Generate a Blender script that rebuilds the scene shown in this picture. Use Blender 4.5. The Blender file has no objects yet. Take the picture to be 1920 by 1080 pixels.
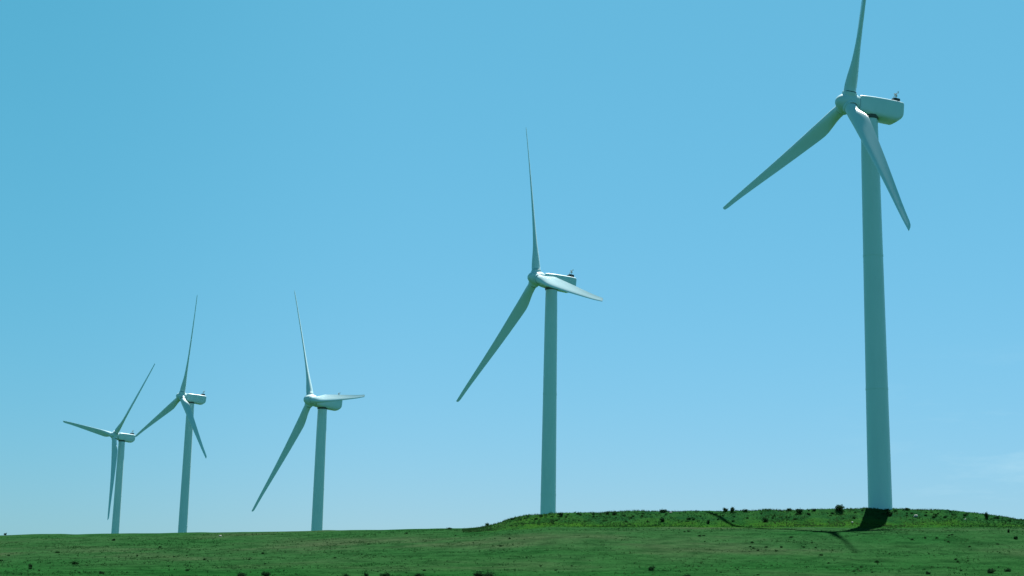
import bpy, bmesh, math, random
import numpy as np
from mathutils import Vector, Matrix
R = math.radians
sc = bpy.context.scene
C = sc.collection
random.seed(7)
rng = np.random.default_rng(11)

# ------------------------------------------------------------------ camera
EYE = 1.7
FPX = 2750.0                                   # focal length in pixels of a 1920 wide frame
PITCH, ROLL = R(11.1900), R(1.1703)
FW = np.array([0, math.cos(PITCH), math.sin(PITCH)])
UP = np.array([0, -math.sin(PITCH), math.cos(PITCH)])
RT = np.array([1.0, 0, 0])
CR = RT*math.cos(ROLL) + UP*math.sin(ROLL)
CU = UP*math.cos(ROLL) - RT*math.sin(ROLL)
cam_d = bpy.data.cameras.new('camera')
cam_d.sensor_width = 36
cam_d.lens = 36*FPX/1920
cam_d.clip_start, cam_d.clip_end = 0.5, 20000
cam = bpy.data.objects.new('camera', cam_d)
C.objects.link(cam)
cam.matrix_world = Matrix(((CR[0], CU[0], -FW[0], 0), (CR[1], CU[1], -FW[1], 0),
                           (CR[2], CU[2], -FW[2], EYE), (0, 0, 0, 1)))
sc.camera = cam

# ------------------------------------------------------------------ sky, sun, exposure
SUN_EL, SUN_AZ = R(60), R(19)
SKY = 0.0505
world = bpy.data.worlds.new('World')
sc.world = world
world.use_nodes = True
nt = world.node_tree
bg = nt.nodes['Background']
sky = nt.nodes.new('ShaderNodeTexSky')
sky.sky_type = 'NISHITA'
sky.sun_disc = False
sky.sun_elevation, sky.sun_rotation = SUN_EL, SUN_AZ
sky.ozone_density, sky.dust_density, sky.air_density = 6.0, 0.3, 1.0
sep = nt.nodes.new('ShaderNodeSeparateColor')
comb = nt.nodes.new('ShaderNodeCombineColor')
nt.links.new(sky.outputs[0], sep.inputs[0])
for i, (pw, mul) in enumerate(((0.86, 0.665), (0.35, 2.80), (0.50, 2.59))):
    a = nt.nodes.new('ShaderNodeMath'); a.operation = 'POWER'; a.inputs[1].default_value = pw
    b = nt.nodes.new('ShaderNodeMath'); b.operation = 'MULTIPLY'; b.inputs[1].default_value = mul
    nt.links.new(sep.outputs[i], a.inputs[0]); nt.links.new(a.outputs[0], b.inputs[0])
    nt.links.new(b.outputs[0], comb.inputs[i])
# thin cirrus streaks
tc = nt.nodes.new('ShaderNodeTexCoord')
mp = nt.nodes.new('ShaderNodeMapping'); mp.inputs['Scale'].default_value = (5, 5, 26)
mp.inputs['Rotation'].default_value = (0.25, -0.3, 0)
nz = nt.nodes.new('ShaderNodeTexNoise'); nz.inputs['Scale'].default_value = 2.2; nz.inputs['Detail'].default_value = 7
nz.inputs['Roughness'].default_value = 0.62
cr = nt.nodes.new('ShaderNodeValToRGB')
cr.color_ramp.elements[0].position = 0.50; cr.color_ramp.elements[0].color = (0, 0, 0, 1)
cr.color_ramp.elements[1].position = 0.80; cr.color_ramp.elements[1].color = (0.5, 0.5, 0.5, 1)
sx = nt.nodes.new('ShaderNodeSeparateXYZ')
az = nt.nodes.new('ShaderNodeMapRange'); az.inputs[1].default_value = 0.20; az.inputs[2].default_value = 0.33
mx = nt.nodes.new('ShaderNodeMath'); mx.operation = 'MULTIPLY'
mix = nt.nodes.new('ShaderNodeMix'); mix.data_type = 'RGBA'
mix.inputs[7].default_value = (5.0, 7.4, 8.4, 1)
nt.links.new(tc.outputs['Generated'], mp.inputs[0]); nt.links.new(mp.outputs[0], nz.inputs[0])
nt.links.new(nz.outputs[0], cr.inputs[0]); nt.links.new(tc.outputs['Generated'], sx.inputs[0])
low = nt.nodes.new('ShaderNodeMapRange'); low.inputs[1].default_value = 0.16; low.inputs[2].default_value = 0.07
m0 = nt.nodes.new('ShaderNodeMath'); m0.operation = 'MULTIPLY'
nt.links.new(sx.outputs[0], az.inputs[0]); nt.links.new(sx.outputs[2], low.inputs[0])
nt.links.new(az.outputs[0], m0.inputs[0]); nt.links.new(low.outputs[0], m0.inputs[1])
nt.links.new(cr.outputs[0], mx.inputs[0]); nt.links.new(m0.outputs[0], mx.inputs[1])
nt.links.new(mx.outputs[0], mix.inputs[0]); nt.links.new(comb.outputs[0], mix.inputs[6])
zen = nt.nodes.new('ShaderNodeMapRange'); zen.inputs[1].default_value = 0.40; zen.inputs[2].default_value = 0.85  # added dimming of the unseen overhead sky, cuts fill and deepens ground shadows
zen.inputs[3].default_value = 1.0; zen.inputs[4].default_value = 0.22
zm = nt.nodes.new('ShaderNodeVectorMath'); zm.operation = 'SCALE'
nt.links.new(sx.outputs[2], zen.inputs[0]); nt.links.new(zen.outputs[0], zm.inputs['Scale'])
azl = nt.nodes.new('ShaderNodeMapRange'); azl.inputs[1].default_value = -0.34; azl.inputs[2].default_value = -0.06; azl.interpolation_type = 'SMOOTHSTEP'  # lens vignette painted into the sky colour, left side only
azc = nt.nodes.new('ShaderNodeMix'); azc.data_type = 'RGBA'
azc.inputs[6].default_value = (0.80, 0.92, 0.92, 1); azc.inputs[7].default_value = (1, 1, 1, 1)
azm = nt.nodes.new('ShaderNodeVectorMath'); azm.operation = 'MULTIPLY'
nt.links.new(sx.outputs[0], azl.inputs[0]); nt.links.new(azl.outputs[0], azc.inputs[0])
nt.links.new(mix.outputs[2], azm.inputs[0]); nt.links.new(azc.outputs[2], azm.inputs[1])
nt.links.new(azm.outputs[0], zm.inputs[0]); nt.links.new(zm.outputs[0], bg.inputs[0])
bg.inputs[1].default_value = SKY
sun_d = bpy.data.lights.new('sun', 'SUN')
sun_d.energy, sun_d.angle, sun_d.color = 5.0, R(0.5), (1.0, 0.965, 0.92)
sun = bpy.data.objects.new('sun', sun_d)
C.objects.link(sun)
SDIR = Vector((math.sin(SUN_AZ)*math.cos(SUN_EL), math.cos(SUN_AZ)*math.cos(SUN_EL), math.sin(SUN_EL)))
sun.rotation_euler = SDIR.to_track_quat('Z', 'Y').to_euler()
sun.location = (60, 180, 200)
sc.view_settings.view_transform = 'Standard'
sc.view_settings.look = 'None'
sc.view_settings.gamma = 1.0
sc.view_settings.exposure = 1.15

# ------------------------------------------------------------------ helpers
def tag(o, label=None, cat=None, group=None, kind=None):
    if label: o['label'] = label
    if cat: o['category'] = cat
    if group: o['group'] = group
    if kind: o['kind'] = kind
    return o

def link(name, me, mat=None, parent=None):
    o = bpy.data.objects.new(name, me)
    C.objects.link(o)
    if mat and not me.materials: me.materials.append(mat)
    if parent: o.parent = parent
    return o

def mesh_np(name, verts, faces, smooth=False):
    """faces: (n, k) int array, every face with k corners"""
    me = bpy.data.meshes.new(name)
    verts = np.asarray(verts, np.float32); faces = np.asarray(faces, np.int32)
    n, k = faces.shape
    me.vertices.add(len(verts)); me.vertices.foreach_set('co', verts.ravel())
    me.loops.add(n*k); me.loops.foreach_set('vertex_index', faces.ravel())
    me.polygons.add(n); me.polygons.foreach_set('loop_start', np.arange(0, n*k, k, dtype=np.int32))
    me.polygons.foreach_set('use_smooth', np.full(n, smooth))
    me.update(calc_edges=True); me.validate()
    return me

def loft(name, rings, close=True, sharp=None):
    """rings: list of equally long lists of points; ends are capped"""
    bm = bmesh.new()
    vr = [[bm.verts.new(p) for p in ring] for ring in rings]
    n = len(vr[0])
    for a, b in zip(vr, vr[1:]):
        for i in range(n):
            j = (i+1) % n
            bm.faces.new((a[i], a[j], b[j], b[i]))
    if close:
        bm.faces.new(vr[0][::-1]); bm.faces.new(vr[-1])
    bmesh.ops.recalc_face_normals(bm, faces=bm.faces)
    for f in bm.faces: f.smooth = True
    if sharp is not None:
        for e in bm.edges:
            if len(e.link_faces) == 2 and e.calc_face_angle(0) > sharp: e.smooth = False
    me = bpy.data.meshes.new(name); bm.to_mesh(me); bm.free()
    return me

def ring(cx, cy, z, r, n=48):
    return [(cx+r*math.cos(2*math.pi*i/n), cy+r*math.sin(2*math.pi*i/n), z) for i in range(n)]

def principled(name, col, rough=0.5):
    m = bpy.data.materials.new(name); m.use_nodes = True
    b = m.node_tree.nodes['Principled BSDF']
    b.inputs['Base Color'].default_value = (*col, 1); b.inputs['Roughness'].default_value = rough
    return m, m.node_tree, b

def noise(nt_, scale, detail=4, rough=0.55, vec=None):
    n = nt_.nodes.new('ShaderNodeTexNoise')
    n.inputs['Scale'].default_value = scale; n.inputs['Detail'].default_value = detail; n.inputs['Roughness'].default_value = rough
    if vec: nt_.links.new(vec, n.inputs[0])
    return n

def ramp(nt_, fac, stops):
    r = nt_.nodes.new('ShaderNodeValToRGB')
    el = r.color_ramp.elements
    while len(el) < len(stops): el.new(0.5)
    for e, (p, c) in zip(el, stops): e.position = p; e.color = (*c, 1)
    nt_.links.new(fac, r.inputs[0])
    return r

def mixc(nt_, fac, a, b):
    m = nt_.nodes.new('ShaderNodeMix'); m.data_type = 'RGBA'
    if isinstance(fac, float): m.inputs[0].default_value = fac
    else: nt_.links.new(fac, m.inputs[0])
    for i, v in ((6, a), (7, b)):
        if isinstance(v, tuple): m.inputs[i].default_value = (*v, 1)
        else: nt_.links.new(v, m.inputs[i])
    return m.outputs[2]

# ------------------------------------------------------------------ terrain
def px_ray(px, py):
    d = FW + CR*((px-960)/FPX) + CU*((540-py)/FPX)
    return d[0]/d[1], d[2]/d[1]

# heights of the hillside: for each bearing (column) the apparent height of the ground at each distance
PXS = [-500, 0, 300, 600, 800, 885, 925, 970, 1030, 1200, 1350, 1500, 1620, 1700, 1765, 1820, 1870, 1925, 2050, 2400]
YS = [123, 140, 153, 162, 172, 183, 195, 209, 212, 215, 218, 221, 232, 245]
FIELD = {  # image heights along a bearing
    'L0': [1080, 1066, 1055, 1049, 1042, 1035, 1028, 1020, 1018.5, 1017, 1015.5, 1014, 1009, 1003],
    'L1': [1080, 1063, 1050, 1043, 1035, 1027, 1019, 1010, 1008, 1006.5, 1005, 1003.5, 999, 994],
    'L2': [1080, 1061, 1045, 1034, 1023, 1012, 1004, 998, 997, 996, 995, 994, 991.8, 990],
    'M':  [1080, 1059, 1040, 1028, 1013, 999, 993, 988, 988, 988, 988, 988, 988, 988],
    'R':  [1080, 1058, 1039, 1024, 1006, 997, 992.5, 988, 988, 988, 988, 988, 988, 988],
}
CREST = {925: 984, 970: 969, 1030: 964.5, 1200: 961, 1350: 958.5, 1500: 956.5, 1620: 955, 1700: 955, 1765: 957, 1820: 962, 1870: 969.5, 1925: 977, 2050: 984, 2400: 987}
def column(px):
    if px <= 0:
        c = list(FIELD['L0'])
        if px < 0: c = [v + (8 if i < 13 else 9)*min(1, i/4) for i, v in enumerate(c)]
    elif px <= 600:
        t = px/600; c = [a+(b-a)*t for a, b in zip(FIELD['L0'], FIELD['L1'])]
    elif px <= 885:
        t = (px-600)/285; c = [a+(b-a)*t for a, b in zip(FIELD['L1'], FIELD['L2'])]
    elif px <= 1030:
        t = (px-885)/145; c = [a+(b-a)*t for a, b in zip(FIELD['L2'], FIELD['M'])]
    elif px <= 1550:
        c = list(FIELD['M'])
    else:
        t = min(1, (px-1550)/110); c = [a+(b-a)*t for a, b in zip(FIELD['M'], FIELD['R'])]
    if px in CREST:
        top = CREST[px]
        foot = c[7]
        prof = {8: 0.10, 9: 0.38, 10: 0.72, 11: 1.0}
        for i, w in prof.items(): c[i] = foot + (top-foot)*w
        c[12] = top + 0.6; c[13] = top + 2.5
    return c
cols = [column(px) for px in PXS]
S_AX = np.array([px_ray(px, 1000)[0] for px in PXS])
E_TAB = np.array([[px_ray(px, py)[1] for py in c] for px, c in zip(PXS, cols)])
Y_AX = np.array(YS, float)
Z_TAB = E_TAB*Y_AX[None, :] + EYE
S_FINE = np.linspace(S_AX[0], S_AX[-1], 700)
Y_FINE = np.arange(123, 245.01, 0.5)
tmp = np.array([np.interp(S_FINE, S_AX, Z_TAB[:, j]) for j in range(len(YS))])      # (Y, S)
G = np.array([np.interp(Y_FINE, Y_AX, tmp[:, k]) for k in range(len(S_FINE))])      # (S, Y)
def blur(a, n, axis):
    k = np.hanning(n+2)[1:-1]; k /= k.sum()
    pad = [(0, 0), (0, 0)]; pad[axis] = (n//2, n//2)
    b = np.pad(a, pad, mode='reflect', reflect_type='odd')
    return np.apply_along_axis(lambda v: np.convolve(v, k, 'valid'), axis, b)
G = blur(blur(G, 9, 1), 13, 0)
# small natural unevenness
def vnoise(x, y, seed):
    """smooth value noise"""
    xi, yi = np.floor(x), np.floor(y)
    fx, fy = x-xi, y-yi
    fx, fy = fx*fx*(3-2*fx), fy*fy*(3-2*fy)
    def h(a, b):
        v = np.sin(a*127.1 + b*311.7 + seed*74.7)*43758.5453
        return v-np.floor(v)
    return (h(xi, yi)*(1-fx)+h(xi+1, yi)*fx)*(1-fy) + (h(xi, yi+1)*(1-fx)+h(xi+1, yi+1)*fx)*fy - 0.5
FAR = [(8.9, 324.4, 0.5), (-53.8, 421.0, -14.5), (-120.1, 550.5, -1.0), (-164.8, 626.2, -8.0)]
def g_lookup(s, y):
    u = np.clip((s-S_FINE[0])/(S_FINE[1]-S_FINE[0]), 0, len(S_FINE)-1.001)
    v = np.clip((y-Y_FINE[0])/0.5, 0, len(Y_FINE)-1.001)
    i, j = u.astype(int), v.astype(int)
    fu, fv = u-i, v-j
    return (G[i, j]*(1-fu)+G[i+1, j]*fu)*(1-fv) + (G[i, j+1]*(1-fu)+G[i+1, j+1]*fu)*fv
def bank_mask(x, y):
    s = x/np.maximum(y, 60.0)
    return np.clip((s+0.02)/0.03, 0, 1)*np.clip((y-208.5)/3.0, 0, 1)*np.clip((236-y)/8, 0, 1)
def terrain(x, y):
    x = np.atleast_1d(np.asarray(x, float)); y = np.atleast_1d(np.asarray(y, float))
    s = x/np.maximum(y, 60.0)
    z = g_lookup(s, y)
    z0 = g_lookup(s, np.full_like(y, 123.0))
    t = np.clip((y-20)/103, 0, 1)
    near = z0*t**1.6                                    # from the roadside up to the hill
    z = np.where(y < 123, near, z)
    # behind the crest the land falls away to the other towers
    zc = g_lookup(s, np.full_like(y, 245.0))
    w = np.zeros_like(y); num = np.zeros_like(y)
    for fx, fy, fz in FAR:
        k = 1/((x-fx)**2+(y-fy)**2+30)
        w += k; num += k*fz
    k = 1/12000.0
    far = (num + k*-6)/(w+k)
    b = np.clip((y-245)/75, 0, 1); b = b*b*(3-2*b)
    zb = zc*(1-b) + far*b
    fl = np.clip((np.hypot(x, y)-800)/1500, 0, 1)
    zb = zb - 30*fl
    z = np.where(y > 245, zb, z)
    amp = np.clip((y-60)/60, 0, 1)
    bm_ = bank_mask(x, y)
    z = z + amp*(0.16*vnoise(x/7, y/7, 1) + 0.09*vnoise(x/2.3, y/2.3, 2)) + bm_*(0.36*vnoise(x/2.6, y/2.6, 3) + 0.2*vnoise(x/1.1, y/1.1, 4))
    return z
def tz(x, y): return float(terrain(x, y)[0])
def at(px, py):
    """the spot of ground seen in that direction"""
    s, e = px_ray(px, py)
    y = np.arange(90, 246, 0.25)
    hit = np.nonzero(terrain(s*y, y) >= e*y+EYE)[0]
    if len(hit) == 0:                                   # just over the crest: stand it on the skyline
        ee = (terrain(s*y, y)-EYE)/y
        k = int(np.argmax(ee))
    else: k = hit[0]
    yy = y[k]
    return s*yy, yy, tz(s*yy, yy)

def axis(lo, hi, step, far):
    core = np.arange(lo, hi+0.01, step)
    out, d, a, b = [], step*1.5, lo, hi
    left, right = [], []
    while a > -far or b < far:
        a -= d; b += d; d *= 1.35
        left.append(a); right.append(b)
    return np.concatenate([left[::-1], core, right])
gx = axis(-115, 115, 0.7, 6500)
gy = np.concatenate([-np.geomspace(6500, 10, 16), np.arange(0, 110, 6), np.arange(110, 205, 0.9), np.arange(205, 240, 0.5), np.arange(240, 680, 6), np.geomspace(690, 6800, 18)])
XX, YY = np.meshgrid(gx, gy, indexing='ij')
ZZ = terrain(XX.ravel(), YY.ravel())
nx, ny = len(gx), len(gy)
idx = np.arange(nx*ny).reshape(nx, ny)
quads = np.stack([idx[:-1, :-1], idx[1:, :-1], idx[1:, 1:], idx[:-1, 1:]], -1).reshape(-1, 4)
me = mesh_np('hillside', np.stack([XX.ravel(), YY.ravel(), ZZ], -1), quads, True)
att = me.attributes.new('bank', 'FLOAT', 'POINT')
bx_, by_ = XX.ravel(), YY.ravel()
jit = 7*vnoise(bx_/6, by_/6, 31)+4*vnoise(bx_/2, by_/2, 32)
edge = np.clip((bx_/np.maximum(by_, 60)+0.03)/0.05, 0, 1)*np.clip((by_+jit-203)/8, 0, 1)
att.data.foreach_set('value', edge.astype(np.float32))
at2 = me.attributes.new('crown', 'FLOAT', 'POINT')
at2.data.foreach_set('value', np.clip((by_+0.25*jit-212.5)/4.0, 0, 1)*np.clip((bx_/np.maximum(by_, 60)-0.0)/0.06, 0, 1).astype(np.float32))
at3 = me.attributes.new('lush', 'FLOAT', 'POINT')
at3.data.foreach_set('value', np.clip((165+2.5*jit-by_)/38, 0, 1).astype(np.float32))

gm, gt, gb = principled('turf', (0.03, 0.07, 0.02), 0.95)
gb.inputs['Specular IOR Level'].default_value = 0.0
geo = gt.nodes.new('ShaderNodeNewGeometry'); pos = geo.outputs['Position']
big = noise(gt, 0.035, 4, 0.6, pos); med = noise(gt, 0.35, 5, 0.65, pos); fine = noise(gt, 2.4, 5, 0.7, pos)
base = ramp(gt, big.outputs[0], [(0.36, (0.0095, 0.054, 0.014)), (0.52, (0.015, 0.057, 0.018)), (0.66, (0.027, 0.057, 0.025))])
dark = ramp(gt, med.outputs[0], [(0.36, (0.58, 0.66, 0.63)), (0.58, (1.12, 1.08, 1.08))])
mm = gt.nodes.new('ShaderNodeMix'); mm.data_type = 'RGBA'; mm.blend_type = 'MULTIPLY'; mm.inputs[0].default_value = 1
gt.links.new(base.outputs[0], mm.inputs[6]); gt.links.new(dark.outputs[0], mm.inputs[7])
fr = ramp(gt, fine.outputs[0], [(0.30, (0.6, 0.66, 0.66)), (0.62, (1.2, 1.13, 1.1))])
m2 = gt.nodes.new('ShaderNodeMix'); m2.data_type = 'RGBA'; m2.blend_type = 'MULTIPLY'; m2.inputs[0].default_value = 1
gt.links.new(mm.outputs[2], m2.inputs[6]); gt.links.new(fr.outputs[0], m2.inputs[7])
ba = gt.nodes.new('ShaderNodeAttribute'); ba.attribute_name = 'bank'
toe = ramp(gt, med.outputs[0], [(0.36, (0.012, 0.060, 0.011)), (0.60, (0.023, 0.078, 0.009))])
top_ = ramp(gt, med.outputs[0], [(0.36, (0.007, 0.042, 0.014)), (0.62, (0.016, 0.066, 0.016))])
ca = gt.nodes.new('ShaderNodeAttribute'); ca.attribute_name = 'crown'
la = gt.nodes.new('ShaderNodeAttribute'); la.attribute_name = 'lush'
bankm = mixc(gt, ca.outputs['Fac'], toe.outputs[0], top_.outputs[0])
lushm = mixc(gt, la.outputs['Fac'], (1.22, 1.10, 1.18), (0.92, 1.07, 0.94))
m3 = gt.nodes.new('ShaderNodeMix'); m3.data_type = 'RGBA'; m3.blend_type = 'MULTIPLY'; m3.inputs[0].default_value = 1
gt.links.new(m2.outputs[2], m3.inputs[6]); gt.links.new(lushm, m3.inputs[7])
out = mixc(gt, ba.outputs['Fac'], m3.outputs[2], bankm)
gt.links.new(out, gb.inputs['Base Color'])
bp = gt.nodes.new('ShaderNodeBump'); bp.inputs['Strength'].default_value = 0.9; bp.inputs['Distance'].default_value = 0.25
gt.links.new(fine.outputs[0], bp.inputs['Height']); gt.links.new(bp.outputs[0], gb.inputs['Normal'])
hill = tag(link('hillside', me, gm), kind='structure')

# ------------------------------------------------------------------ wind turbines
paint, pt, pb = principled('turbine_paint', (0.50, 0.71, 0.76), 0.36)
tcn = pt.nodes.new('ShaderNodeTexCoord')
mpn = pt.nodes.new('ShaderNodeMapping'); mpn.inputs['Scale'].default_value = (0.5, 0.5, 0.12)
pt.links.new(tcn.outputs['Object'], mpn.inputs[0])
pn = noise(pt, 1.0, 5, 0.6, mpn.outputs[0])
pr = ramp(pt, pn.outputs[0], [(0.25, (0.46, 0.67, 0.72)), (0.5, (0.50, 0.71, 0.76)), (0.75, (0.51, 0.725, 0.775))])
pt.links.new(pr.outputs[0], pb.inputs['Base Color'])
dark_metal, _, _ = principled('dark_metal', (0.02, 0.03, 0.03), 0.6)
seal, _, _ = principled('bearing_seal', (0.05, 0.07, 0.07), 0.6)
grey_metal, _, _ = principled('grey_metal', (0.45, 0.48, 0.48), 0.45)

TILT, OVER, RAD = 0.089810, 3.887, 38.5
TURB = [  # tower axis x, y, hub height above the eye, yaw, azimuth of the first blade, deflection of each blade
    (56.6205, 224.8563, 75.0678, 72.049, 16.399, (4.01, 6.72, 4.15)),
    (8.8966, 324.386, 65.8225, 64.234, -12.245, (3.97, 3.78, 5.87)),
    (-53.8449, 420.974, 48.5563, 56.647, -25.608, (3.23, 3.80, 5.87)),
    (-120.0588, 550.4916, 64.0496, 52.451, 10.492, (4.29, 0.66, 0.71)),
    (-164.8321, 626.1945, 55.7061, 42.485, 41.684, (2.77, 7.01, 4.65)),
]
LABELS = [
    'nearest and tallest white wind turbine, its topmost blade cut off by the frame',
    'white wind turbine on the bank, one sunlit blade sweeping across its nacelle',
    'white wind turbine on the grass ridge, one blade pointing almost level',
    'white wind turbine whose lower blade overlaps the nacelle of the smaller turbine beside it',
    'farthest and smallest white wind turbine, one blade hanging almost straight down beside its tower',
]

# nacelle and spinner: X towards the wind, Z up
def nac_section(x, w, top, bot, n=40):
    pts = []
    hw, hz, cz = w/2, (top-bot)/2, (top+bot)/2
    for i in range(n):
        t = 2*math.pi*(i+0.5)/n
        c, s = math.cos(t), math.sin(t)
        ex = 0.26 if s > 0 else 0.42                     # flat sides and roof, rounder belly
        pts.append((x, hw*math.copysign(abs(c)**ex, c), cz+hz*math.copysign(abs(s)**ex, s)))
    return pts
nac_me = loft('nacelle', [nac_section(*a) for a in (
    (-1.50, 2.6, 1.15, -1.22), (-1.53, 2.85, 1.30, -1.42), (-1.70, 2.98, 1.38, -1.50), (-2.6, 3.15, 1.48, -1.60), (-4.0, 3.25, 1.60, -1.66),
    (-6.0, 3.25, 1.72, -1.68), (-7.8, 3.20, 1.80, -1.68), (-8.40, 3.14, 1.81, -1.66), (-8.55, 3.12, 1.81, -1.60), (-9.15, 3.02, 1.79, -1.10), (-9.30, 2.94, 1.77, -0.92),
    (-9.43, 2.78, 1.68, -0.72), (-9.45, 2.3, 1.35, -0.45))], sharp=R(50))
sp_prof = [(-1.42, 1.2), (-1.42, 1.50), (-1.30, 1.56), (-0.6, 1.63), (0.1, 1.62), (0.7, 1.50), (1.2, 1.27), (1.6, 0.98), (1.9, 0.66), (2.07, 0.33), (2.12, 0.05)]
spin_me = loft('spinner', [[(x, r*math.cos(2*math.pi*i/40), r*math.sin(2*math.pi*i/40)) for i in range(40)] for x, r in sp_prof], sharp=R(60))
def box_me(name, x0, x1, y0, y1, z0, z1, bev=0.06):
    bm = bmesh.new(); bmesh.ops.create_cube(bm, size=1)
    for v in bm.verts: v.co = Vector(((x0+x1)/2+v.co.x*(x1-x0), (y0+y1)/2+v.co.y*(y1-y0), (z0+z1)/2+v.co.z*(z1-z0)))
    bmesh.ops.bevel(bm, geom=bm.edges[:], offset=bev, segments=2, affect='EDGES')
    m = bpy.data.meshes.new(name); bm.to_mesh(m); bm.free(); return m
def tubes_me(name, segs, n=10):
    bm = bmesh.new()
    for p, q, r in segs:
        p, q = Vector(p), Vector(q)
        m = Matrix.Translation((p+q)/2) @ (q-p).to_track_quat('Z', 'Y').to_matrix().to_4x4()
        bmesh.ops.create_cone(bm, cap_ends=True, segments=n, radius1=r, radius2=r, depth=(q-p).length, matrix=m)
    m = bpy.data.meshes.new(name); bm.to_mesh(m); bm.free(); return m
vent_me = box_me('vent_box', -9.05, -7.95, -0.80, 0.80, 1.70, 2.48)
hatch_me = box_me('roof_hatch', -4.6, -3.5, -0.6, 0.6, 1.62, 1.84, 0.05)
mast_me = tubes_me('wind_mast', [((-8.0, 0.0, 2.4), (-8.75, 0.0, 3.62), 0.045), ((-8.75, 0.0, 2.4), (-8.75, 0.0, 3.62), 0.045),
                                 ((-8.75, -0.55, 3.45), (-8.75, 0.55, 3.45), 0.04), ((-8.75, 0.5, 3.45), (-8.75, 0.5, 3.75), 0.09),
                                 ((-8.75, -0.5, 3.45), (-8.75, -0.5, 3.7), 0.06), ((-8.6, -0.5, 3.65), (-9.1, -0.5, 3.65), 0.06), ((-8.75, 0, 3.0), (-8.75, 0, 3.3), 0.17)])
ring_me = loft('rotor_seal', [[(x, r*math.cos(2*math.pi*i/40), r*math.sin(2*math.pi*i/40)) for i in range(40)] for x, r in ((-1.55, 1.33), (-1.40, 1.33))])
collar_prof = [(0.95, 1.20), (1.70, 1.18), (1.76, 1.12), (1.765, 0.9)]
rseal_me = loft('root_seal', [ring(0, 0, z, r_, 36) for z, r_ in ((1.768, 1.04), (1.90, 1.04))], sharp=R(40))
collar_me = loft('root_collar', [ring(0, 0, z, r, 36) for z, r in collar_prof], sharp=R(40))

def blade_mesh(cone, pitch):
    st = [(1.5, 2.0, 1, 0), (1.95, 2.0, 1, 0), (2.0, 1.95, 1, 0), (2.7, 1.96, 1, 0), (3.6, 2.05, .92, .10), (4.5, 2.22, .80, .28), (5.5, 2.48, .63, .55), (6.6, 2.70, .49, .8), (7.8, 2.80, .40, .95),
          (9.4, 2.74, .34, 1), (12, 2.56, .29, 1), (16, 2.28, .25, 1), (20, 2.00, .23, 1), (24, 1.71, .21, 1), (28, 1.43, .19, 1), (32, 1.17, .18, 1), (35, 1.0, .19, 1),
          (37, .88, .20, 1), (37.9, .74, .20, 1), (38.3, .52, .2, 1), (38.48, .2, .25, 1)]
    N = 36
    rings = []
    for r, ch, th, w in st:
        le = np.interp(r, [1.5, 3, 9.6, 34, 38.5], [1.0, 1.0, .98, .38, .12])
        if w == 0: le = ch/2
        beta = R(pitch + np.interp(r, [3, 9, 15, 22, 30, 38.5], [11, 10, 7.5, 5, 2.5, 0.5]))
        flap = RAD*math.sin(R(cone))*(r/RAD)**1.35
        pts = []
        for i in range(N):
            a = 2*math.pi*i/N
            u = (1+math.cos(a))/2                    # 0 leading edge .. 1 trailing edge (a = 0)
            sgn = math.sin(a)                        # + : downwind (suction) side
            circ = math.sqrt(max(0, u*(1-u)))*ch*th
            naca = 5*th*ch*(.2969*math.sqrt(u)-.126*u-.3516*u*u+.2843*u**3-.1036*u**4)
            if sgn < 0: naca *= (1-0.35*u)
            t = circ*(1-w)+naca*w
            cam_ = w*ch*0.035*math.sin(math.pi*u)
            d = -(cam_ + t) if sgn >= 0 else -(cam_ - t)   # along +upwind normal
            c = le - u*ch
            x = d*math.cos(beta) + c*math.sin(beta)
            y = -d*math.sin(beta) + c*math.cos(beta)
            pts.append((x+flap, y, r))
        rings.append(pts)
    return loft('blade', rings, sharp=R(65))
PITCHES = (9.5, 24.0, 19.0, 10.0, 12.0)

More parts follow.
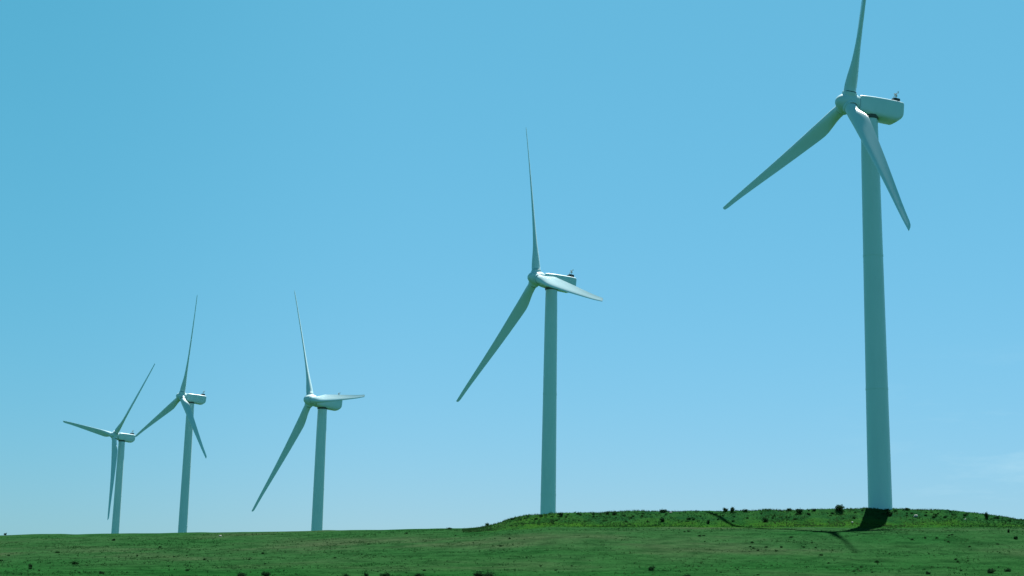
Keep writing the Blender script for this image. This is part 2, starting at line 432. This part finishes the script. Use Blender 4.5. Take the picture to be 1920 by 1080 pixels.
def make_turbine(i):
    X, Y, H, yaw, phi, cones = TURB[i]
    z0 = tz(X, Y) - 0.15
    hubz = H + EYE
    root = bpy.data.objects.new('wind_turbine', None)
    root.location = (X, Y, z0); C.objects.link(root)
    root.empty_display_size = 3
    tag(root, LABELS[i], 'wind turbine', 'wind turbines along the grassy ridge')
    yw = R(yaw)
    a = Vector((-math.sin(yw)*math.cos(TILT), -math.cos(yw)*math.cos(TILT), math.sin(TILT)))
    h = Vector((math.cos(yw), -math.sin(yw), 0))
    u = h.cross(a)*-1
    if u.z < 0: u = -u
    hub = Vector((0, 0, hubz-z0)) + a*OVER
    # tower: tapered steel tube in three welded sections
    top = hubz - z0 - 1.95
    prof = [(0.0, 1.80)]
    for k, frac in enumerate((0.30, 0.64)):
        r = 1.80-0.12*frac - 0.33*max(0, frac-0.05)**1.0
        prof += [(top*frac-0.16, r), (top*frac-0.15, r+0.035), (top*frac+0.15, r+0.035), (top*frac+0.16, r)]
    prof += [(top*0.9, 1.80-0.108-0.28), (top, 1.31)]
    tw = loft('tower', [ring(0, 0, z, r, 64) for z, r in prof], sharp=R(30))
    link('tower', tw, paint, root)
    yb = loft('yaw_bearing', [ring(0, 0, z, r, 48) for z, r in ((top-0.02, 1.42), (top+0.55, 1.50))], sharp=R(30))
    link('yaw_bearing', yb, seal, root)
    M = Matrix((( a.x, h.x, u.x, hub.x), (a.y, h.y, u.y, hub.y), (a.z, h.z, u.z, hub.z), (0, 0, 0, 1)))
    nac = link('nacelle', nac_me, paint, root); nac.matrix_local = M
    link('vent_box', vent_me, dark_metal, nac)
    link('roof_hatch', hatch_me, paint, nac)
    link('wind_mast', mast_me, grey_metal, nac)
    spn = link('spinner', spin_me, paint, root); spn.matrix_local = M
    link('rotor_seal', ring_me, seal, spn)
    for k, cone in enumerate(cones):
        ph = R(phi) + k*2*math.pi/3
        b = math.sin(ph)*h + math.cos(ph)*u
        t = math.cos(ph)*h - math.sin(ph)*u
        B = Matrix(((a.x, t.x, b.x, hub.x), (a.y, t.y, b.y, hub.y), (a.z, t.z, b.z, hub.z), (0, 0, 0, 1)))
        bl = link('blade', blade_mesh(cone, PITCHES[i]), paint, root); bl.matrix_local = B
        link('root_collar', collar_me, paint, bl)
        link('root_seal', rseal_me, seal, bl)
    return root
for i in range(5): make_turbine(i)

# ------------------------------------------------------------------ grass
def leaf_mat(name, cols_, rough=0.7):
    m, t, b = principled(name, cols_[0], rough)
    b.inputs['Specular IOR Level'].default_value = 0.0
    at_ = t.nodes.new('ShaderNodeAttribute'); at_.attribute_name = 'tint'
    r = ramp(t, at_.outputs['Fac'], [(i/(len(cols_)-1), c) for i, c in enumerate(cols_)])
    t.links.new(r.outputs[0], b.inputs['Base Color'])
    tr = t.nodes.new('ShaderNodeBsdfTranslucent'); t.links.new(r.outputs[0], tr.inputs[0])
    ms = t.nodes.new('ShaderNodeMixShader'); ms.inputs[0].default_value = 0.42
    t.links.new(b.outputs[0], ms.inputs[1]); t.links.new(tr.outputs[0], ms.inputs[2])
    t.links.new(ms.outputs[0], t.nodes['Material Output'].inputs[0])
    return m
grass_m = leaf_mat('grass_blades', [(0.008, 0.046, 0.012), (0.012, 0.058, 0.015), (0.017, 0.066, 0.017), (0.028, 0.068, 0.020), (0.040, 0.068, 0.028)])
def grass(n_field, n_bank):
    y1 = np.sqrt(rng.uniform(100**2, 236**2, n_field)); s1 = rng.uniform(-0.44, 0.46, n_field)
    x1 = s1*y1
    y2 = rng.uniform(208, 232, n_bank); x2 = rng.uniform(-0.03, 0.42, n_bank)*y2
    x = np.concatenate([x1, x2]); y = np.concatenate([y1, y2])
    isb = np.concatenate([np.zeros(n_field), np.ones(n_bank)])
    patch = vnoise(x/5, y/5, 9) + 0.6*vnoise(x/1.6, y/1.6, 10)
    keep = rng.uniform(-0.45, 0.75, len(x)) < patch + isb*0.3
    x, y, isb, patch = x[keep], y[keep], isb[keep], patch[keep]
    z = terrain(x, y)
    n = len(x)
    hgt = (0.05 + 0.13*rng.random(n)**3)*(1+isb*0.7)*(1+0.6*patch)
    K = 5
    ang = rng.uniform(0, 2*np.pi, (n, K)); rad = rng.uniform(0, 0.16, (n, K))
    bx = x[:, None]+rad*np.cos(ang); by = y[:, None]+rad*np.sin(ang); bz = np.repeat(z[:, None], K, 1) - 0.04
    wd = rng.uniform(0.02, 0.055, (n, K)); wa = rng.uniform(0, np.pi, (n, K))
    hh = hgt[:, None]*rng.uniform(0.6, 1.3, (n, K)); lx = hh*rng.uniform(-.5, .5, (n, K)); ly = hh*rng.uniform(-.5, .5, (n, K))
    v = np.empty((n, K, 3, 3), np.float32)
    v[:, :, 0] = np.stack([bx-wd*np.cos(wa), by-wd*np.sin(wa), bz], -1)
    v[:, :, 1] = np.stack([bx+wd*np.cos(wa), by+wd*np.sin(wa), bz], -1)
    v[:, :, 2] = np.stack([bx+lx, by+ly, bz+hh], -1)
    me_ = mesh_np('grass', v.reshape(-1, 3), np.arange(n*K*3).reshape(-1, 3))
    tint = np.clip(0.35 + 0.15*isb + 0.5*vnoise(x/14, y/14, 21) + 0.35*rng.normal(0, .5, n), 0, 1)
    ta = me_.attributes.new('tint', 'FLOAT', 'POINT')
    ta.data.foreach_set('value', np.repeat(tint, K*3).astype(np.float32))
    return link('grass', me_, grass_m)
tag(grass(100000, 24000), 'short green grass covering the slope and the bank', 'grass', kind='stuff')

# ------------------------------------------------------------------ shrubs
low_m = leaf_mat('scrub_leaves', [(0.006, 0.028, 0.009), (0.010, 0.042, 0.013), (0.015, 0.056, 0.017), (0.024, 0.066, 0.022)])
shrub_m = leaf_mat('shrub_leaves', [(0.006, 0.022, 0.010), (0.010, 0.036, 0.014), (0.016, 0.050, 0.018), (0.028, 0.070, 0.024)])
def shrub_mesh(seed, n=420, squash=0.75, mat=None):
    """a bush one unit wide: many small leaf faces gathered in uneven clumps"""
    r_ = np.random.default_rng(seed)
    m = 12
    cl = r_.normal(0, 1, (m, 3)); cl /= np.linalg.norm(cl, axis=1)[:, None]
    cl *= r_.uniform(.10, .30, (m, 1)); cl[:, 2] = np.abs(cl[:, 2])*squash*1.1
    which = r_.integers(0, m, n)
    d = r_.normal(0, 1, (n, 3)); d /= np.linalg.norm(d, axis=1)[:, None]
    rad = (0.13+0.10*r_.random(m))[which][:, None]*r_.random((n, 1))**0.4
    core = r_.random(n) < 0.22
    c = np.where(core[:, None], d*np.array([.2, .2, .16])*r_.random((n, 1))**.5 + np.array([0, 0, .06]), cl[which] + d*rad)
    c[:, 2] = np.maximum(c[:, 2]+0.08, 0.0)
    dd = np.linalg.norm(c[:, None]-c[None], axis=2)
    ok = np.sort(dd, axis=1)[:, 2] < 0.07                # no stray leaves floating off the bush
    c, d = c[ok], d[ok]; n = len(c)
    q = r_.normal(0, 1, (n, 3)); q /= np.linalg.norm(q, axis=1)[:, None]
    t1 = np.cross(d, q); t1 /= np.linalg.norm(t1, axis=1)[:, None]+1e-9
    t2 = np.cross(t1, q)
    sz = r_.uniform(.028, .060, (n, 1))
    v = np.stack([c-t1*sz, c-t2*sz*.55, c+t1*sz, c+t2*sz*.55], 1).reshape(-1, 3)
    # short twigs from the ground into the clumps
    tv, tint = [v], [np.repeat(np.clip(.45+.18*r_.normal(0, 1, n), 0, 1), 4)]
    for k in range(m):
        p = np.array([r_.uniform(-.05, .05), r_.uniform(-.05, .05), -0.12]); e = cl[k]
        side = np.array([.012, 0, 0])
        tv.append(np.array([p-side, p+side, e+side*.4, e-side*.4])); tint.append(np.zeros(4))
    v = np.concatenate(tv)
    me_ = mesh_np('shrub', v, np.arange(len(v)).reshape(-1, 4))
    a_ = me_.attributes.new('tint', 'FLOAT', 'POINT'); a_.data.foreach_set('value', np.concatenate(tint).astype(np.float32))
    me_.materials.append(mat or shrub_m)
    return me_
SH = [shrub_mesh(s, 520, 0.8) for s in range(6)]
LOW = [shrub_mesh(20+s, 330, 0.45, low_m) for s in range(5)]

EXT = {}
for m_ in SH+LOW:
    q_ = np.array([v.co for v in m_.vertices])
    EXT[m_.name] = (float(np.ptp(q_[:, :2], axis=0).mean()), float(q_[:, 2].max()))
def put(px, py, wpx, hpx, label, group=None, low=False, name='shrub', cat='shrub'):
    x, y, z = at(px, py)
    k = y/FPX
    w, h = wpx*k*1.1, hpx*k
    me_ = random.choice(LOW if low else SH)
    o = bpy.data.objects.new(name, me_); C.objects.link(o)
    o.location = (x, y, z-0.06*h + (0.12*h if y > 217 else 0))
    ex, ez = EXT[me_.name]
    o.scale = (w/ex, w/ex*random.uniform(.85, 1.1), h/ez)
    o.rotation_euler = (0, 0, random.uniform(0, 6.28))
    tag(o, label, cat, group)
    return o

BIG = [  # bearing x, foot y, width, height, label
    (1574, 957, 19, 10, 'largest round dark shrub on the crest, left of the nearest turbine tower'),
    (1668, 967, 14, 10, 'dark shrub at the foot of the nearest turbine tower, on its right side'),
    (1242, 978, 10, 9, 'upright black-green shrub on the bank face below the first crest shrub'),
    (1243, 961, 13, 7, 'broad dark shrub on the crest straight above the upright black-green shrub'),
    (1360, 960, 12, 8, 'left one of the two round shrubs side by side on the crest'),
    (1373, 960, 11, 10, 'right one of the two round shrubs side by side on the crest'),
    (1397, 959, 10, 5, 'low flat shrub on the crest just right of the two round shrubs'),
    (1435, 979, 10, 10, 'dark round shrub low on the bank, right of the sloping blade shadow'),
    (1499, 963, 13, 10, 'dark shrub just under the crest, midway between the two round shrubs and the tower'),
    (1479, 958, 9, 5, 'small flat shrub on the crest beside the dark shrub below the skyline'),
    (1328, 982, 8, 8, 'small dark shrub on the bank just below the sloping blade shadow'),
    (1292, 974, 8, 5, 'small shrub on the bank between the upright black-green shrub and the blade shadow'),
    (1526, 958, 8, 5, 'small shrub on the crest left of the largest round shrub'),
    (1850, 972, 11, 12, 'dark upright shrub alone on the falling right end of the crest'),
    (1870, 973, 7, 5, 'smaller shrub just downhill from the dark shrub on the falling crest'),
    (1700, 957, 14, 5, 'low wide shrub on the crest just right of the nearest tower'),
    (1051, 968, 11, 7, 'shrub on the crest right beside the foot of the second nearest tower'),
    (914, 985, 10, 6, 'lone shrub where the left end of the bank rises from the ridge'),
    (843, 992, 11, 3, 'flat shrub on the ridge line left of where the bank rises'),
    (1139, 965, 8, 6, 'left one of a small pair of shrubs on the crest beyond the second nearest tower'),
    (1152, 966, 9, 6, 'right one of a small pair of shrubs on the crest beyond the second nearest tower'),
    (1904, 1011, 9, 7, 'dark tuft near the right edge of the photo, out on the slope'),
    (1891, 999, 6, 9, 'thin upright shrub near the right edge, higher than the dark tuft below it'),
    (1221, 1070, 14, 9, 'dark two-lobed shrub alone low on the open slope below the middle of the bank'),
    (1858, 1075, 16, 10, 'largest dark shrub in the lower right corner of the slope'),
    (1890, 1072, 11, 8, 'shrub just right of the largest one in the lower right corner'),
    (1740, 1077, 10, 7, 'dark shrub at the bottom edge, below the nearest tower'),
    (213, 1014, 9, 5, 'small dark shrub on the slope just below the foot of the farthest tower'),
    (57, 1063, 9, 6, 'dark shrub in the lower left corner of the slope'),
    (108, 1037, 11, 4, 'flat shrub on the slope at the far left, between the corner shrub and the ridge'),
    (10, 1003, 6, 4, 'tiny shrub on the ridge line at the far left edge'),
]
for px, py, w, h, lab in BIG:
    put(px, py, w, h, lab, low=h < 0.5*w)
for px, py, w, h in [(500, 1080, 18, 10), (453, 1082, 22, 10), (686, 1081, 10, 8), (723, 1081, 18, 9), (785, 1083, 22, 9), (897, 1081, 24, 11), (918, 1082, 20, 11), (648, 1082, 12, 8), (1288, 1083, 16, 8), (190, 1076, 12, 6)]:
    put(px, py, w, h, 'leafy green shrub cut by the bottom edge of the photo, left of the middle', 'leafy shrubs along the bottom edge', name='leafy_shrub')
FIELD_L = 'small dark tuft of scrub dotting the open grass slope below the bank'
FIELD_G = 'small scrub tufts dotted over the slope'
spots = [(854, 1005), (691, 1021), (762, 1001), (956, 1011), (1042, 1070), (1072, 1062), (1014, 1062), (1292, 1062), (1352, 1074), (1802, 1071), (1554, 1057), (1601, 1072), (1635, 1074),
         (1507, 1027), (1530, 1028), (1455, 1034), (1483, 1008), (1284, 998), (1312, 1006), (1320, 1005), (1291, 997), (467, 1050), (497, 1058), (300, 1027), (628, 1047), (3, 1052), (1796, 1055), (1792, 1050),
         (1735, 1010), (1756, 1010), (1710, 1013), (1780, 1005), (1785, 1004), (1870, 1021), (1818, 1026), (1778, 1017), (1465, 1027), (1407, 1026), (1412, 1029), (1421, 1033), (1437, 1027), (1410, 1018)]
for px, py in spots:
    put(px, py, random.uniform(4.5, 8), random.uniform(2.5, 4.5), FIELD_L, FIELD_G, low=True, name='scrub_tuft', cat='tuft')
patches = [(random.uniform(0, 1920), random.triangular(1015, 1078, 1068)) for k in range(16)]
for k in range(130):
    if random.random() < .6:
        cx_, cy_ = random.choice(patches); px, py = random.gauss(cx_, 75), random.gauss(cy_, 5)
    else: px, py = random.uniform(-30, 1950), random.uniform(1008, 1079)
    if py > 1079 or py < (1006 if px > 900 else 1012): continue
    w = random.lognormvariate(1.2, .45)*(0.75+0.5*(py-1000)/80)
    put(px, py, w, w*random.uniform(.35, .65), FIELD_L, FIELD_G, low=True, name='scrub_tuft', cat='tuft')
BANK_L = 'low scrub bush among many on the face and crest of the raised bank'
BANK_G = 'scrub bushes covering the raised bank'
for k in range(130):
    px = random.uniform(950, 1915)
    top = float(np.interp(px, list(CREST), list(CREST.values())))
    py = top + abs(random.gauss(0, 1))*9
    if py > 986: continue
    w = random.uniform(3.5, 8.5)
    put(px, py+1, w, w*random.uniform(.3, .5), BANK_L, BANK_G, low=True, name='scrub_bush', cat='bush')

# ------------------------------------------------------------------ pale rocks
rock_m, rt_, rb = principled('limestone', (0.40, 0.42, 0.38), 0.85)
rn = noise(rt_, 3.0, 6, 0.65)
rr = ramp(rt_, rn.outputs[0], [(0.3, (0.16, 0.18, 0.15)), (0.6, (0.42, 0.44, 0.40))])
rt_.links.new(rr.outputs[0], rb.inputs['Base Color'])
def rock(px, py, wpx, hpx, label):
    x, y, z = at(px, py)
    k = y/FPX
    bm = bmesh.new(); bmesh.ops.create_icosphere(bm, subdivisions=3, radius=0.5)
    sd = random.uniform(0, 50)
    for v in bm.verts:
        n = v.co.normalized()
        f = 1+0.35*float(vnoise(np.array([n.x*2+sd]), np.array([n.y*2+n.z*1.7]), 5)[0])+0.2*float(vnoise(np.array([n.x*5+sd]), np.array([n.y*5+n.z*4]), 6)[0])
        v.co = n*0.5*f
    m = bpy.data.meshes.new('rock'); bm.to_mesh(m); bm.free()
    o = link('rock', m, rock_m)
    o.location = (x, y, z+0.3*hpx*k); o.scale = (wpx*k, wpx*k*.8, hpx*k); o.rotation_euler = (0.2, 0.1, random.uniform(0, 6))
    return tag(o, label, 'rock')
rock(1717, 970, 8, 6, 'bright white rock in the scrub to the right of the nearest tower')
rock(1598, 981, 4, 3.5, 'small pale rock on the bank at the edge of the tower shadow')
rock(1258, 962, 5, 2.5, 'flat pale stone on the crest beside the broad dark shrub')
rock(413, 1006, 6, 3, 'pale stone lying on the grass below the ridge, between two far towers')
rock(1810, 975, 4, 3, 'small pale stone on the bank face near the falling end of the crest')
